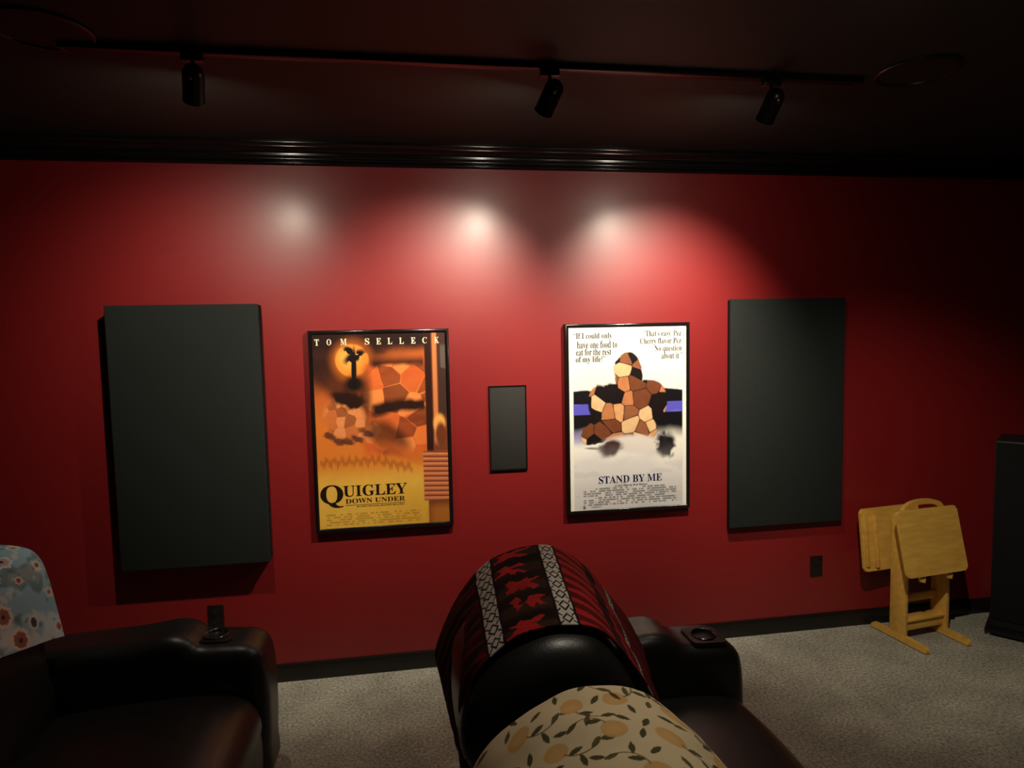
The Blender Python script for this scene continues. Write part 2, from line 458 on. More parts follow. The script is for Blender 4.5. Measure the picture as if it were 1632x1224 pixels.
def paint_desert(S, T):
    """a plain desert scene: dark storm sky, low sun, a big red rock, a timber post, golden sand"""
    N1 = vnoise(S, T*1.5, 5, 1, 4); N2 = vnoise(S*1.2, T*5, 4, 2, 4); N3 = vnoise(S, T*1.5, 22, 3, 3)
    col = np.ones(S.shape+(3,))*lin(226, 168, 62)
    col = mixin(col, sstep(.98, .55, T), lin(214, 118, 44))
    col = mixin(col, sstep(.66, .80, T), lin(228, 180, 74))
    col = mixin(col, sstep(.70, .9, T)*sstep(.25, .75, S)*.55, lin(204, 150, 44))
    # left sky, dusty
    col = mixin(col, sstep(.50, .30, T)*.85, lin(186, 92, 42))
    # storm cloud: upper left and along the top
    cloud = sstep(.27, .12, T + .22*(S-.2) + .16*(N1-.5))
    col = mixin(col, cloud*.95, lin(52, 26, 20))
    col = mixin(col, ell(S, T, .12, .22, .22, .085, .5, .5)*.85, lin(46, 24, 20))
    col = mixin(col, sstep(.12, .05, T+.04*(N1-.5)), lin(40, 20, 18))
    # sun
    col = mixin(col, ell(S, T, .29, .135, .15, .105, 0, .35)*.5, lin(226, 120, 40))
    col = mixin(col, ell(S, T, .29, .135, .125, .083, 0, .06), lin(236, 140, 52))
    col = mixin(col, ell(S, T, .27, .12, .085, .055, 0, .5), lin(245, 168, 76))
    # lone dark spindly tree in front of the sun
    tr = ell(S, T, .30, .185, .020, .12, .05, .25)
    tr = np.maximum(tr, ell(S, T, .31, .115, .085, .028, -.3, .35)*(N3 > .42))
    tr = np.maximum(tr, ell(S, T, .27, .085, .045, .02, .3, .35)*(N3 > .4))
    tr = np.maximum(tr, ell(S, T, .30, .255, .075, .045, 0, .5))
    col = mixin(col, tr, lin(22, 14, 16))
    # big red rock butte, middle and right
    edge = .06*(N1-.5)
    rock = sstep(.36, .42, S+edge+.20*np.clip(T-.42, 0, 1))*sstep(.145, .165, T+.03*(N2-.5))*sstep(.63, .56, T+.06*(N1-.5)-.04*S)
    col = mixin(col, rock, lin(226, 112, 50))
    strata = sstep(.50, .62, N2)
    col = mixin(col, rock*strata*.6, lin(172, 70, 32))
    col = mixin(col, rock*ell(S, T, .70, .30, .16, .10, .2, .7)*.8, lin(236, 134, 66))
    col = mixin(col, rock*ell(S, T, .62, .49, .12, .03, .1, .7)*.5, lin(226, 120, 62))
    # faceted rock faces, a dark cleft and a shaded overhang
    fid, fed = facets(S+.03*(N1-.5), T*1.5, 6.5, 31)
    pal = np.stack([lin(232, 124, 58), lin(198, 88, 40), lin(120, 52, 28), lin(240, 146, 78), lin(214, 104, 48), lin(88, 40, 24)])
    mr = rock*sstep(.01, .06, fed)*.75
    col = col*(1-mr[..., None]) + pal[fid % 6]*mr[..., None]
    dk = sstep(.10, .16, T)*sstep(.185, .150, T+.05*(N1-.5))*sstep(.38, .46, S)
    dk = np.maximum(dk, sstep(.34, .38, T+.07*(N1-.5)+.10*(S-.6))*sstep(.44, .41, T+.07*(N1-.5)+.10*(S-.6))*sstep(.36, .46, S))
    dk = np.maximum(dk, ell(S+.05*(N1-.5), T+.05*(N1-.5), .53, .53, .17, .07, .3, .4)*.8)
    dk = np.maximum(dk, ell(S, T, .37, .36, .05, .16, .1, .6)*.8)
    col = mixin(col, dk*sstep(.84, .82, S), lin(44, 22, 16))
    # lower outcrop with scrub at left
    col = mixin(col, ell(S+.06*(N1-.5), T+.05*(N1-.5), .23, .44, .16, .11, .3, .3), lin(206, 116, 60))
    fid2, fed2 = facets(S+.03*(N1-.5), T*1.5, 14.0, 32)
    m2 = ell(S+.06*(N1-.5), T+.05*(N1-.5), .23, .44, .16, .11, .3, .2)*sstep(.01, .06, fed2)*.6
    col = col*(1-m2[..., None]) + np.stack([lin(232, 150, 92), lin(190, 100, 52), lin(110, 60, 36)])[fid2 % 3]*m2[..., None]
    col = mixin(col, ell(S+.06*(N3-.5), T+.05*(N3-.5), .25, .335, .13, .045, .15, .3), lin(40, 20, 14))
    for (a, b) in ((.10, .52), (.17, .55), (.24, .555), (.31, .54), (.38, .51)):
        col = mixin(col, ell(S+.05*(N3-.5), T+.04*(N3-.5), a, b, .045, .018, .2, .4)*.85, lin(62, 34, 34))
    # dust and a line of dry grass tufts
    col = mixin(col, ell(S, T, .66, .62, .20, .035, .25, .7)*.7, lin(196, 96, 42))
    for k in range(46):
        a = .03+.70*k/46; b = .655 + .012*math.sin(k*1.7) + (.05*max(0, (a-.45)/.28))
        col = mixin(col, ell(S, T, a, b, .007, .014+.006*((k*7) % 3), 0, .6)*.65, lin(150, 78, 28))
    # timber post on the right with a knotted rope
    post = sstep(.835, .842, S)
    col = mixin(col, post, lin(120, 62, 38))
    col = mixin(col, sstep(.835, .842, S)*sstep(.895, .885, S)*sstep(.66, .6, T), lin(48, 22, 16))
    col = mixin(col, sstep(.895, .902, S)*sstep(.935, .928, S)*sstep(.60, .55, T), lin(206, 124, 72))
    col = mixin(col, sstep(.935, .942, S)*sstep(.50, .40, T), lin(66, 42, 36))
    col = mixin(col, sstep(.955, .965, S)*sstep(.05, .08, T)*sstep(.42, .36, T)*(N1 > .48)*.6, lin(110, 100, 92))  # grey reflection in the acrylic, painted into the print colour
    col = mixin(col, ell(S, T, .94, .475, .045, .05, 0, .3), lin(238, 168, 84))
    col = mixin(col, ell(S, T, .95, .53, .04, .06, 0, .3), lin(112, 54, 32))
    # coils of rope wound round the post
    coil = sstep(.800, .812, S)*sstep(.615, .625, T)*sstep(.885, .875, T)
    ph = ((T-.62)/.026 - .25*(S-.8)/.2) % 1
    col = mixin(col, coil, lin(178, 96, 60))
    col = mixin(col, coil*sstep(.30, .05, np.abs(ph-.40))*.8, lin(222, 140, 92))
    col = mixin(col, coil*sstep(.16, .04, np.minimum(ph, 1-ph))*.9, lin(76, 30, 22))
    col = mixin(col, sstep(.80, .90, S)*sstep(.88, .94, T)*.8, lin(182, 110, 40))
    # faint unreadable credit block
    for k in range(5):
        tt = .93+.013*k
        col = mixin(col, sstep(.005, .003, np.abs(T-tt))*sstep(.04, .06, S)*sstep(.80, .74, S)*(vnoise(S*60, T*0+k, 1, 9+k, 1) > .42)*.45, lin(120, 84, 30))
    return np.clip(col*(.96+.08*N3[..., None]), 0, 1)
CREAM = tuple(lin(240, 226, 190)); INK = tuple(lin(34, 22, 14)); NAVY = tuple(lin(26, 32, 66)); GREY = tuple(lin(18, 15, 18))
tx1 = []
for ch, s in zip('TOM', (.030, .120, .222)): tx1.append(('t', (ch, s-.014, s+.020+(.012 if ch == 'M' else 0), .023, .055), CREAM))
for ch, s in zip('SELLECK', (.405, .492, .577, .665, .755, .842, .935)): tx1.append(('t', (ch, s-.016, s+.019, .023, .055), CREAM))
tx1 += [('t', ('Q', .012, .185, .772, .893), INK), ('t', ('UIGLEY', .185, .672, .779, .838), INK), ('t', ('DOWN UNDER', .200, .655, .849, .874), INK),
        ('s', (.20, .655, .8815, .8840), INK)]
for k in range(24): tx1.append(('s', (.285+.0155*k, .285+.0155*k+.010, .8885+.0012*(k % 3), .8950-.0012*(k % 2)), INK))
framed_poster(-0.474, 1.804, 'framed orange and gold movie poster in a black frame, left of the small speaker', 'framed_poster', paint_desert, tx1)

def paint_lake(S, T):
    """a plain lakeside scene on white: dark hills, a blue lake, tan boulders, drifting mist"""
    N1 = vnoise(S, T*1.5, 6, 11, 4); N3 = vnoise(S, T*1.5, 24, 12, 3); N2 = vnoise(S*1.3, T*5, 5, 14, 3)
    white = lin(244, 240, 228)
    col = np.ones(S.shape+(3,))*white
    col = mixin(col, sstep(.12, .02, np.abs(T-.30))*.25, lin(214, 208, 200))
    ins = sstep(.030, .036, S)*sstep(.970, .964, S)
    # dark band of hills
    ridge = .355 - .018*np.sin(S*9+.6) + .02*(N1-.5)
    land = sstep(-.004, .004, T-ridge)*sstep(.63, .54, T+.05*(N1-.5))
    col = mixin(col, land*ins, lin(20, 17, 22))
    lake = sstep(.412, .416, T)*sstep(.474, .470, T)
    col = mixin(col, lake*ins, lin(92, 88, 196))
    col = mixin(col, lake*ins*(N2 > .6)*.5, lin(130, 126, 220))
    col = mixin(col, ins*ell(S, T, .08, .60, .12, .035, 0, .8)*.6, lin(120, 104, 190))
    col = mixin(col, ins*ell(S, T, .72, .655, .12, .05, 0, .8)*.5, lin(150, 136, 180))
    # a stepped rocky outcrop: faceted tan, brown and dark stone
    TAN, BRN, DRK = lin(222, 164, 112), lin(122, 68, 42), lin(26, 18, 18)
    J = .05*(N1-.5)+.02*(N3-.5)
    mass = np.zeros_like(S)
    for (a, b, c, d, e) in ((.50, .27, .115, .135, .0), (.36, .43, .20, .13, .1), (.64, .42, .20, .13, -.1), (.52, .56, .22, .10, 0), (.26, .57, .17, .06, -.2)):
        mass = np.maximum(mass, ell(S+J, T+J*.7, a, b, c, d, e, .05))
    fid, fed = facets(S+.02*(N1-.5), T*1.5, 9.0, 77)
    pal = np.stack([TAN, DRK, lin(196, 126, 80), BRN, DRK, lin(232, 190, 140), DRK, lin(150, 92, 60)])
    rock = pal[fid % 8]*.95
    col = mixin(col, mass, DRK)
    m_ = mass*sstep(.02, .07, fed)
    col = col*(1-m_[..., None]) + rock*(.85+.3*N3[..., None])*m_[..., None]
    # pale shingle and low scrub below the outcrop
    col = mixin(col, ell(S+.04*(N1-.5), T, .55, .645, .24, .050, .05, .3), lin(228, 220, 212))
    col = mixin(col, ell(S+.06*(N3-.5), T+.04*(N1-.5), .34, .665, .10, .045, -.2, .3), lin(66, 40, 36))
    col = mixin(col, ell(S+.08*(N3-.5), T+.05*(N3-.5), .82, .655, .085, .070, .1, .3), lin(30, 22, 26))
    col = mixin(col, ell(S, T, .22, .660, .09, .007, .05, .4)*.8, lin(80, 60, 50))
    # mist rising from the bottom
    mist = sstep(.62, .76, T+.10*(N1-.5))
    col = mixin(col, mist*.92*(1-.85*ell(S, T, .36, .67, .10, .06, 0, .5))*(1-.85*ell(S, T, .82, .68, .13, .09, 0, .5)), lin(226, 222, 222))
    col = mixin(col, sstep(.78, .9, T)*.5, lin(206, 202, 198))
    col = mixin(col, (N2 > .62)*sstep(.7, .78, T)*.18, lin(170, 166, 166))
    # unreadable credit block
    for k in range(8):
        tt = .884+.0125*k; a, b = (.20, .82) if k in (0, 4) else (.10, .92)
        col = mixin(col, sstep(.0055, .0030, np.abs(T-tt))*sstep(a, a+.02, S)*sstep(b, b-.02, S)*(vnoise(S*80, T*0+k*1.3, 1, 30+k, 1) > .40)*.75, lin(84, 82, 88))
    col = mixin(col, ell(S, T, .115, .985, .012, .010, 0, .2)*.8, lin(60, 60, 66))
    col = mixin(col, sstep(.005, .003, np.abs(T-.985))*sstep(.14, .15, S)*sstep(.30, .28, S)*(N3 > .45)*.6, lin(90, 88, 92))
    col = mixin(col, sstep(.033, .030, S) + sstep(.967, .970, S), white)
    return np.clip(col, 0, 1)
tx2 = [('t', ('“If I could only', .040, .362, .028, .068), GREY), ('t', ('have one food to', .068, .405, .072, .112), GREY),
       ('t', ('eat for the rest', .060, .355, .113, .150), GREY), ('t', ('of my life?”', .056, .305, .154, .195), GREY),
       ('t', ('“That’s easy. Pez.', .630, .965, .022, .062), GREY), ('t', ('Cherry flavor Pez.', .600, .965, .063, .103), GREY),
       ('t', ('No question', .725, .962, .104, .144), GREY), ('t', ('about it.”', .785, .965, .144, .178), GREY),
       ('t', ('STAND BY ME', .238, .785, .815, .857), NAVY), ('t', ('A new film by Rob Reiner', .375, .660, .865, .879), NAVY)]
framed_poster(0.857, 1.814, 'framed white movie poster in a black frame, right of the small speaker', 'framed_poster', paint_lake, tx2)

# ------------------------------------------------------------------ small wall speaker, outlets
def wall_speaker(x0, x1, z0, z1):
    t = thing('wall_speaker', 'narrow black wall speaker with flat grille between the two framed posters', 'speaker', ((x0+x1)/2, WY, z0))
    hw, h = (x1-x0)/2, z1-z0
    bm = bmesh.new()
    # hollow frame from four bars
    for a in ((-hw, hw, -.012, 0, 0, .007), (-hw, hw, -.012, 0, h-.007, h), (-hw, -hw+.007, -.012, 0, .007, h-.007), (hw-.007, hw, -.012, 0, .007, h-.007)): box(bm, *a)
    obj('frame', bm, M_FRAME, t)
    obj('grille', bx(-hw+.0065, hw-.0065, -.0095, -.001, .0065, h-.0065, bev=.002), M_GRILLE, t, auto=40)
wall_speaker(0.419, 0.624, 1.055, 1.514)

def outlet(xc, zc, label):
    t = thing('wall_outlet', label, 'outlet', (xc, WY, zc-.0575), 0, 'dark outlet covers on the red wall')
    obj('cover_plate', bx(-.039, .039, -.006, 0, 0, .125, bev=.003), M_PLATE, t, auto=40)
    for z in (.036, .089):
        bm = bmesh.new(); lathe(bm, [(.017, 0), (.0165, .002)], 20, Matrix.Translation((0, -.006, z)) @ Matrix.Rotation(PI/2, 4, 'X'))
        s = obj('socket', bm, M_SLOT, t)
        bm = bmesh.new()
        for dx in (-.006, .006): box(bm, dx-.001, dx+.001, -.0086, -.0078, z-.002, z+.006)
        obj('slots', bm, M_RUBBER, s)
    bm = bmesh.new(); lathe(bm, [(.003, 0), (.0025, .001)], 10, Matrix.Translation((0, -.006, .0625)) @ Matrix.Rotation(PI/2, 4, 'X'))
    obj('screw', bm, M_PLATE, t)
outlet(2.351, 0.376, 'small dark outlet cover on red wall below the acoustic panel beside the wooden stand')
outlet(-1.010, 0.370, 'small dark outlet cover low on red wall behind the recliner, under the wide acoustic panel')

# ------------------------------------------------------------------ track lights
t = thing('lighting_track', 'long thin black lighting track running along the dark ceiling', 'track', (0.2, 2.36, CZ))
obj('rail', bx(-1.25, 1.55, -.0175, .0175, -.020, 0.0, bev=.002), M_LAMP, t, auto=40)
for x in (-1.27, 1.55): obj('end_cap', bx(x, x+.02, -.019, .019, -.0215, 0, bev=.002), M_LAMP, t, auto=40)
LAMP_LABELS = ['black track spotlight over the wide acoustic panel, at the orange poster end',
               'black track spotlight in the middle of the track, pointing at the orange poster',
               'black track spotlight nearest the wooden tray stand, pointing at the white poster']
def spotlight(P, aim, watts, ang, glow, lab):
    P = Vector(P)
    d = (Vector(aim) - P).normalized()
    L, R = 0.118, 0.034
    t = thing('track_spotlight', lab, 'spotlight', (P.x, P.y, CZ-.020), 0, 'spotlights on the ceiling track')
    O = Vector((P.x, P.y, CZ-.020))
    obj('adapter', bx(-.035, .035, -.014, .014, -.022, 0.0, bev=.004), M_LAMP, t, auto=40)
    back = P - d*(L*.5) - O
    bm = bmesh.new(); tube(bm, [(0, 0, -.021), (0, 0, -.035), (0, -.004, -.050)], .007, 12)
    obj('stem', bm, M_LAMP, t, auto=50)
    Mx = Matrix.Translation(P-O) @ d.to_track_quat('Z', 'Y').to_matrix().to_4x4()
    bm = bmesh.new()
    lathe(bm, [(.002, -.5*L-.006), (.014, -.5*L-.005), (.026, -.5*L+.004), (R, -.5*L+.02), (R, .5*L-.006), (R+.0015, .5*L-.004), (R+.0015, .5*L), (R-.003, .5*L), (R-.003, .5*L-.016), (.002, .5*L-.016)], 36, Mx, cap=True)
    obj('lamp_housing', bm, M_LAMP, t, auto=40)
    q = (P-O)
    bm = bmesh.new()
    sd = d.cross(Vector((0, 0, 1))).normalized()
    tube(bm, [Vector((0, -.004, -.050)), Vector((0, -.004, -.050))*.6 + (q - d*L*.30)*.4, q - d*L*.30], .006, 10)
    obj('yoke', bm, M_LAMP, t, auto=50)
    bm = bmesh.new(); lathe(bm, [(.007, R-.004), (.007, R+.004), (.005, R+.0055)], 14, Matrix.Translation(q - d*L*.18) @ (-Vector((0, 1, .35)).normalized()).to_track_quat('Z', 'Y').to_matrix().to_4x4())
    obj('pivot_screw', bm, M_SILVER, t, auto=40)
    bm = bmesh.new(); lathe(bm, [(.0295, .5*L-.006), (.020, .5*L-.0035), (.002, .5*L-.003)], 28, Mx)
    obj('bulb_lens', bm, lens_mat(glow), t)
    ld = bpy.data.lights.new('spot_beam', 'SPOT'); ld.energy = watts; ld.color = LAMP_COL
    ld.spot_size = math.radians(ang); ld.spot_blend = 1.0; ld.shadow_soft_size = 0.022
    lo = bpy.data.objects.new('spot_beam', ld); C.objects.link(lo)
    lo.parent = t
    lo.location = P - O + d*(L*.5+.004); lo.rotation_euler = (-d).to_track_quat('Z', 'Y').to_euler()

for (P, aim, watts, ang, glow), lab in zip(LAMPS, LAMP_LABELS):
    spotlight(P, (aim[0], WY, aim[1]), watts, ang, glow, lab)
# unseen second track, added nearer the viewer: lights the tray stand, carpet and cream cloth
t = thing('lighting_track', 'unseen second black lighting track on the ceiling above the recliners', 'track', (0.9, 1.41, CZ))
obj('rail', bx(-.6, .6, -.0175, .0175, -.020, 0.0, bev=.002), M_LAMP, t, auto=40)
spotlight(*TRAY_LAMP, 'unseen black spotlight on the second track, turned toward the wooden tray stand')
spotlight(*SEAT_FILL, 'unseen spotlight added on the second track to brighten the cream lemon cloth')

# ------------------------------------------------------------------ in-ceiling speakers
def ceiling_speaker(x, y, r, label):
    t = thing('ceiling_speaker', label, 'ceiling speaker', (x, y, CZ), 0, 'round speakers set in the ceiling')
    bm = bmesh.new(); lathe(bm, [(r, 0), (r, -.006), (r-.004, -.010), (r-.012, -.010), (r-.014, -.006), (r-.014, 0)], 56, None, cap=False)
    obj('trim_ring', bm, M_LAMP, t, auto=40)
    bm = bmesh.new(); lathe(bm, [(r-.014, -.004), (r*.5, -.0065), (.004, -.0075)], 48)
    obj('grille', bm, M_SLOT, t, auto=60)
ceiling_speaker(-1.075, 2.27, .145, 'round black speaker set in the ceiling beside the track, above the recliner row behind')
ceiling_speaker(1.93, 2.26, .145, 'round black speaker set in the dark ceiling near the tall tower speaker')

# ------------------------------------------------------------------ recliners (facing +X)
BACK_PLUMP = [(.30, .20), (.26, .42), (.185, .585), (.108, .70), (.108, .83), (.145, .91), (.205, .968), (.29, 1.006), (.375, 1.015), (.465, .992), (.54, .905), (.585, .81), (.625, .70), (.60, .50), (.52, .36), (.34, .20)]
BACK_SLIM = [(.06, .20), (.02, .50), (.02, .80), (.06, .98), (.13, 1.03), (.24, 1.050), (.34, 1.045), (.405, 1.01), (.438, .935), (.460, .84), (.475, .735), (.485, .62), (.50, .50), (.45, .36), (.28, .20)]
def arm_profile(xb):
    return [(xb, .07), (xb-.02, .35), (xb, .60), (xb+.14, .655), (.70, .675), (.845, .690), (.915, .672), (.960, .640), (1.05, .634), (1.135, .624), (1.185, .575), (1.20, .44), (1.195, .22), (1.17, .07), (.9, .06), (.5, .06)]
def arm(t, y0, y1, xb=.18, cx=1.045, dy=0.0, low=1.0):
    yc = (y0+y1)/2+dy
    prof = [(x, z*low) for x, z in arm_profile(xb)]
    bm = bmesh.new(); pad(bm, prof, y0, y1, r=.055, n=4)
    a = obj('armrest', bm, M_LEATHER, t, smooth=True)
    # real cup recess: cut a well
    bmc = bmesh.new(); lathe(bmc, [(.040, .54), (.044, .72)], 36, Matrix.Translation((cx, yc, .64*(low-1))))
    cut = obj('cutter', bmc, M_CUPIN)
    md = a.modifiers.new('well', 'BOOLEAN'); md.operation = 'DIFFERENCE'; md.object = cut; md.solver = 'EXACT'
    bpy.context.view_layer.update()
    me = bpy.data.meshes.new_from_object(a.evaluated_get(bpy.context.evaluated_depsgraph_get()))
    a.modifiers.clear(); a.data = me
    bpy.data.objects.remove(cut)
    me.polygons.foreach_set('use_smooth', [True]*len(me.polygons)); me.set_sharp_from_angle(angle=math.radians(45))
    # cup holder: square plate with a round rim and dark liner
    bm = bmesh.new()
    n = 40; dz = .64*(low-1); zt, zb = .643+dz, .630+dz; hs = .066
    inner, outer = [], []
    for i in range(n):
        an = 2*PI*i/n; c_, s_ = math.cos(an), math.sin(an)
        k = 1/max(abs(c_), abs(s_)); k = min(k, 1.28)
        inner.append((cx+.0445*c_, yc+.0445*s_)); outer.append((cx+hs*k*c_, yc+hs*k*s_))
    vi = [bm.verts.new((x, y, zt)) for x, y in inner]; vo = [bm.verts.new((x, y, zt-.05*(x-cx))) for x, y in outer]; vb = [bm.verts.new((x+(x-cx)*.05, y+(y-yc)*.05, zb-.05*(x-cx))) for x, y in outer]
    for i in range(n):
        j = (i+1) % n
        bm.faces.new((vi[i], vi[j], vo[j], vo[i])); bm.faces.new((vo[i], vo[j], vb[j], vb[i]))
    ch = obj('cup_holder', bm, M_LEATHER2, a, auto=40)
    bm = bmesh.new()
    lathe(bm, [(.0445, .640), (.0465, .644), (.0445, .646), (.0415, .644), (.0395, .60), (.038, .548), (.004, .546)], 40, Matrix.Translation((cx, yc, .002+dz)), cap=False)
    obj('cup_rim', bm, M_CUP, a, auto=60)
    return a
def recliner(loc, label, back, near_arm=True, far_arm=True, ang=0.0, cx=1.045, dy=0.0):
    """origin: floor below the back, far end of the seat at y = 0; the row runs toward -Y"""
    t = thing('recliner', label, 'recliner', loc, ang, 'black leather recliners')
    SW = .62
    bm = bmesh.new(); pad(bm, back, -SW-.005, -.005+.02, r=.09, n=8, puff=.006)
    b = obj('backrest', bm, M_LEATHER, t, smooth=True)
    # seat cushion with a waterfall front
    bm = bmesh.new()
    pad(bm, [(.40, .30), (.42, .43), (.56, .47), (.80, .485), (1.00, .485), (1.12, .462), (1.175, .40), (1.18, .32), (1.10, .28), (.7, .28)], -SW+.006, -.006, r=.05, n=6, puff=.012)
    obj('seat_cushion', bm, M_LEATHER, t, smooth=True)
    bm = bmesh.new()
    pad(bm, [(1.06, .06), (1.06, .31), (1.10, .335), (1.15, .335), (1.178, .30), (1.180, .18), (1.165, .08), (1.11, .055)], -SW+.008, -.008, r=.03, n=4)
    obj('footrest', bm, M_LEATHER, t, smooth=True)
    obj('base', bx(.22, 1.055, -SW+.02, -.02, .025, .295, bev=.02), M_LEATHER2, t, auto=40)
    for x in (.28, 1.0):
        for y in (-SW+.06, -.06):
            bm = bmesh.new(); lathe(bm, [(.022, 0), (.022, .026)], 14, Matrix.Translation((x, y, 0)))
            obj('foot', bm, M_RUBBER, t, auto=40)
    if far_arm: arm(t, .0, .235, cx=cx, dy=dy)
    if near_arm: arm(t, -SW-.235, -SW, cx=cx, low=.91)
    return t
MID_Y = 2.15
recliner((0, MID_Y, 0), 'black leather recliner under the red patterned blanket, nearest the poster wall', BACK_PLUMP, cx=1.065, dy=-.028)
recliner((0, MID_Y-.875, 0), 'black leather recliner under the cream lemon print cloth', BACK_PLUMP, far_arm=False)
LX, LY = -1.765, 2.50
recliner((LX, LY, 0), 'black leather recliner in the row behind, under the blue floral cloth', BACK_SLIM, cx=.995)

# ------------------------------------------------------------------ cloths over the backs
def cloth(name, label, cat, near, far, yn, yf, paint, nu=260, nv=200, sub=24, thick=.006, wr=.006, seed=3, crown=None, hem=.0, rear_cut=0.0, front_rise=0.0):
    A = catmull(near, sub, False); B = catmull(far, sub, False)
    def resample(P, n):
        # keep the correspondence of control points: uniform in control parameter
        k = np.linspace(0, len(P)-1, n); i = np.minimum(k.astype(int), len(P)-2); f = (k-i)[:, None]
        return P[i]*(1-f)+P[i+1]*f
    A = resample(A, nu); B = resample(B, nu)
    u = np.linspace(0, 1, nu); v = np.linspace(0, 1, nv)
    U, V = np.meshgrid(u, v, indexing='ij')
    X = A[:, None, 0]*(1-V)+B[:, None, 0]*V; Z = A[:, None, 1]*(1-V)+B[:, None, 1]*V
    yfu = yf - rear_cut*np.clip(1-U/.26, 0, 1)
    Yv = yn + (yfu-yn)*V
    Z = Z + front_rise*np.clip((U-.70)/.30, 0, 1)*(1-V)
    # outward normals in the xz plane for folds
    dX = np.gradient(X, axis=0); dZ = np.gradient(Z, axis=0); L = np.sqrt(dX**2+dZ**2)+1e-9
    nx, nz = -dZ/L, dX/L
    flat = np.abs(nz)
    fold = (vnoise(U*.6, V, 5, seed, 2)-.5)*2*wr*(1.3-flat) + (vnoise(U, V, 9, seed+1, 2)-.5)*wr*.8
    X = X + nx*fold; Z = Z + nz*fold
    Yv = Yv + hem*(vnoise(U, V*.3, 6, seed+2, 2)-.5)
    if crown is not None:
        Z = Z - crown*np.exp(-(1-V)*(yf-yn)/.055) - crown*np.exp(-V*(yf-yn)/.055)
    col = paint(U, V)
    o = grid_mesh(name, X, Yv, Z, col, M_CLOTH)
    md = o.modifiers.new('thickness', 'SOLIDIFY'); md.thickness = thick; md.offset = 1.0
    tag(o, label, cat)
    return o

def paint_blanket(U, V):
    """dark woven blanket: two pale diamond bands, red hooked shapes between, red hatching on the far side"""
    knots = 11.0-1
    K = U*knots                       # control index along the profile
    y = V*.62
    N = vnoise(U*3, V*3, 20, 40, 2)
    BLK, BRN, RED, PALE, DRED = lin(26, 18, 18), lin(52, 34, 26), lin(176, 40, 40), lin(190, 186, 176), lin(92, 18, 20)
    col = np.ones(U.shape+(3,))*BLK
    # rear side: dark red over black streaks
    rear = sstep(3.0, 2.7, K)
    col = mixin(col, rear*sstep(.45, .6, vnoise(K*.5, V*4, 3, 41, 3)), DRED*.6)
    col = mixin(col, rear*(np.abs(((y*14+K*.8) % 1)-.5) < .12)*.5, RED*.4)
    # middle band, K between 3.25 and 4.8
    mid = (K > 3.2)*(K < 4.85)
    col = mixin(col, mid*sstep(.3, .7, np.abs(((y*7) % 1)-.5)*2), BRN)
    warp = 1.7*(vnoise(K*1.3, y*9, 2.5, 44, 2)-.5)
    for k, (kc, w_) in enumerate(((3.95, .036), (3.80, .036), (4.05, .040), (4.10, .040), (3.9, .04))):
        yc = .575-.135*k
        a = (K-kc)/.62; b = (y-yc)/w_
        arms = np.minimum(np.abs(a*.9+b*.55), np.abs(a*.8-b*.75))
        m = (arms+warp*.5 < .34)*(np.abs(a)+.55*np.abs(b) < 1.15+warp)
        col = mixin(col, m*mid*.95, RED*(1.05 if k < 2 else .85))
    # front side: red hatched bands
    fr = sstep(5.15, 5.3, K)
    col = mixin(col, fr, DRED*.9)
    hat = (((y*13 + (K-5.2)*.55) % 1) < .45)*(K > 5.3)*(K < 7.2)
    col = mixin(col, hat*.9, RED*.85)
    col = mixin(col, (K > 6.5)*(K < 6.9)*.9*fr, BLK)
    big = (((y*6+.2) % 1) < .6)*(K > 7.0)*(K < 7.75)
    col = mixin(col, big*.8, RED*.55)
    # pale diamond bands
    for (k0, k1, per, dim) in ((2.70, 3.24, 13, 1.0), (4.80, 5.32, 13, 1.0), (7.75, 8.14, 16, .8)):
        a = (K-k0)/(k1-k0)            # 0..1 across the band
        inb = (a > 0)*(a < 1)
        col = mixin(col, inb*1.0, PALE*dim)
        f = (y*per) % 1
        dia = np.abs(f-.5)*2 + np.abs(a-.5)*2.6
        col = mixin(col, inb*(np.abs(dia-.70) < .17), BLK)
        zig = np.abs(np.abs(f-.5)*2 - np.abs(a-.5)*2.2+.12)
        col = mixin(col, inb*(zig < .14)*(np.abs(a-.5) > .24), BLK)
        col = mixin(col, ((np.abs(a) < .07) | (np.abs(a-1) < .07))*1.0, BLK)
    return np.clip(col*(.8+.4*N[..., None]), 0, 1)
NEAR = [(.135, .52), (.116, .74), (.132, .905), (.205, .985), (.285, 1.026), (.385, 1.034), (.475, 1.010), (.555, .918), (.603, .828), (.640, .74), (.668, .62)]
FAR = [(.080, .69), (.074, .76), (.135, .89), (.235, 1.002), (.325, 1.042), (.440, 1.052), (.525, 1.012), (.600, .945), (.655, .875), (.735, .775), (.790, .690)]
cloth('woven_blanket', 'red and black woven blanket with pale diamond bands draped over a recliner back', 'blanket', NEAR, FAR, MID_Y-.565, MID_Y+.012, paint_blanket, 420, 420, wr=.010, hem=.012, rear_cut=.10)

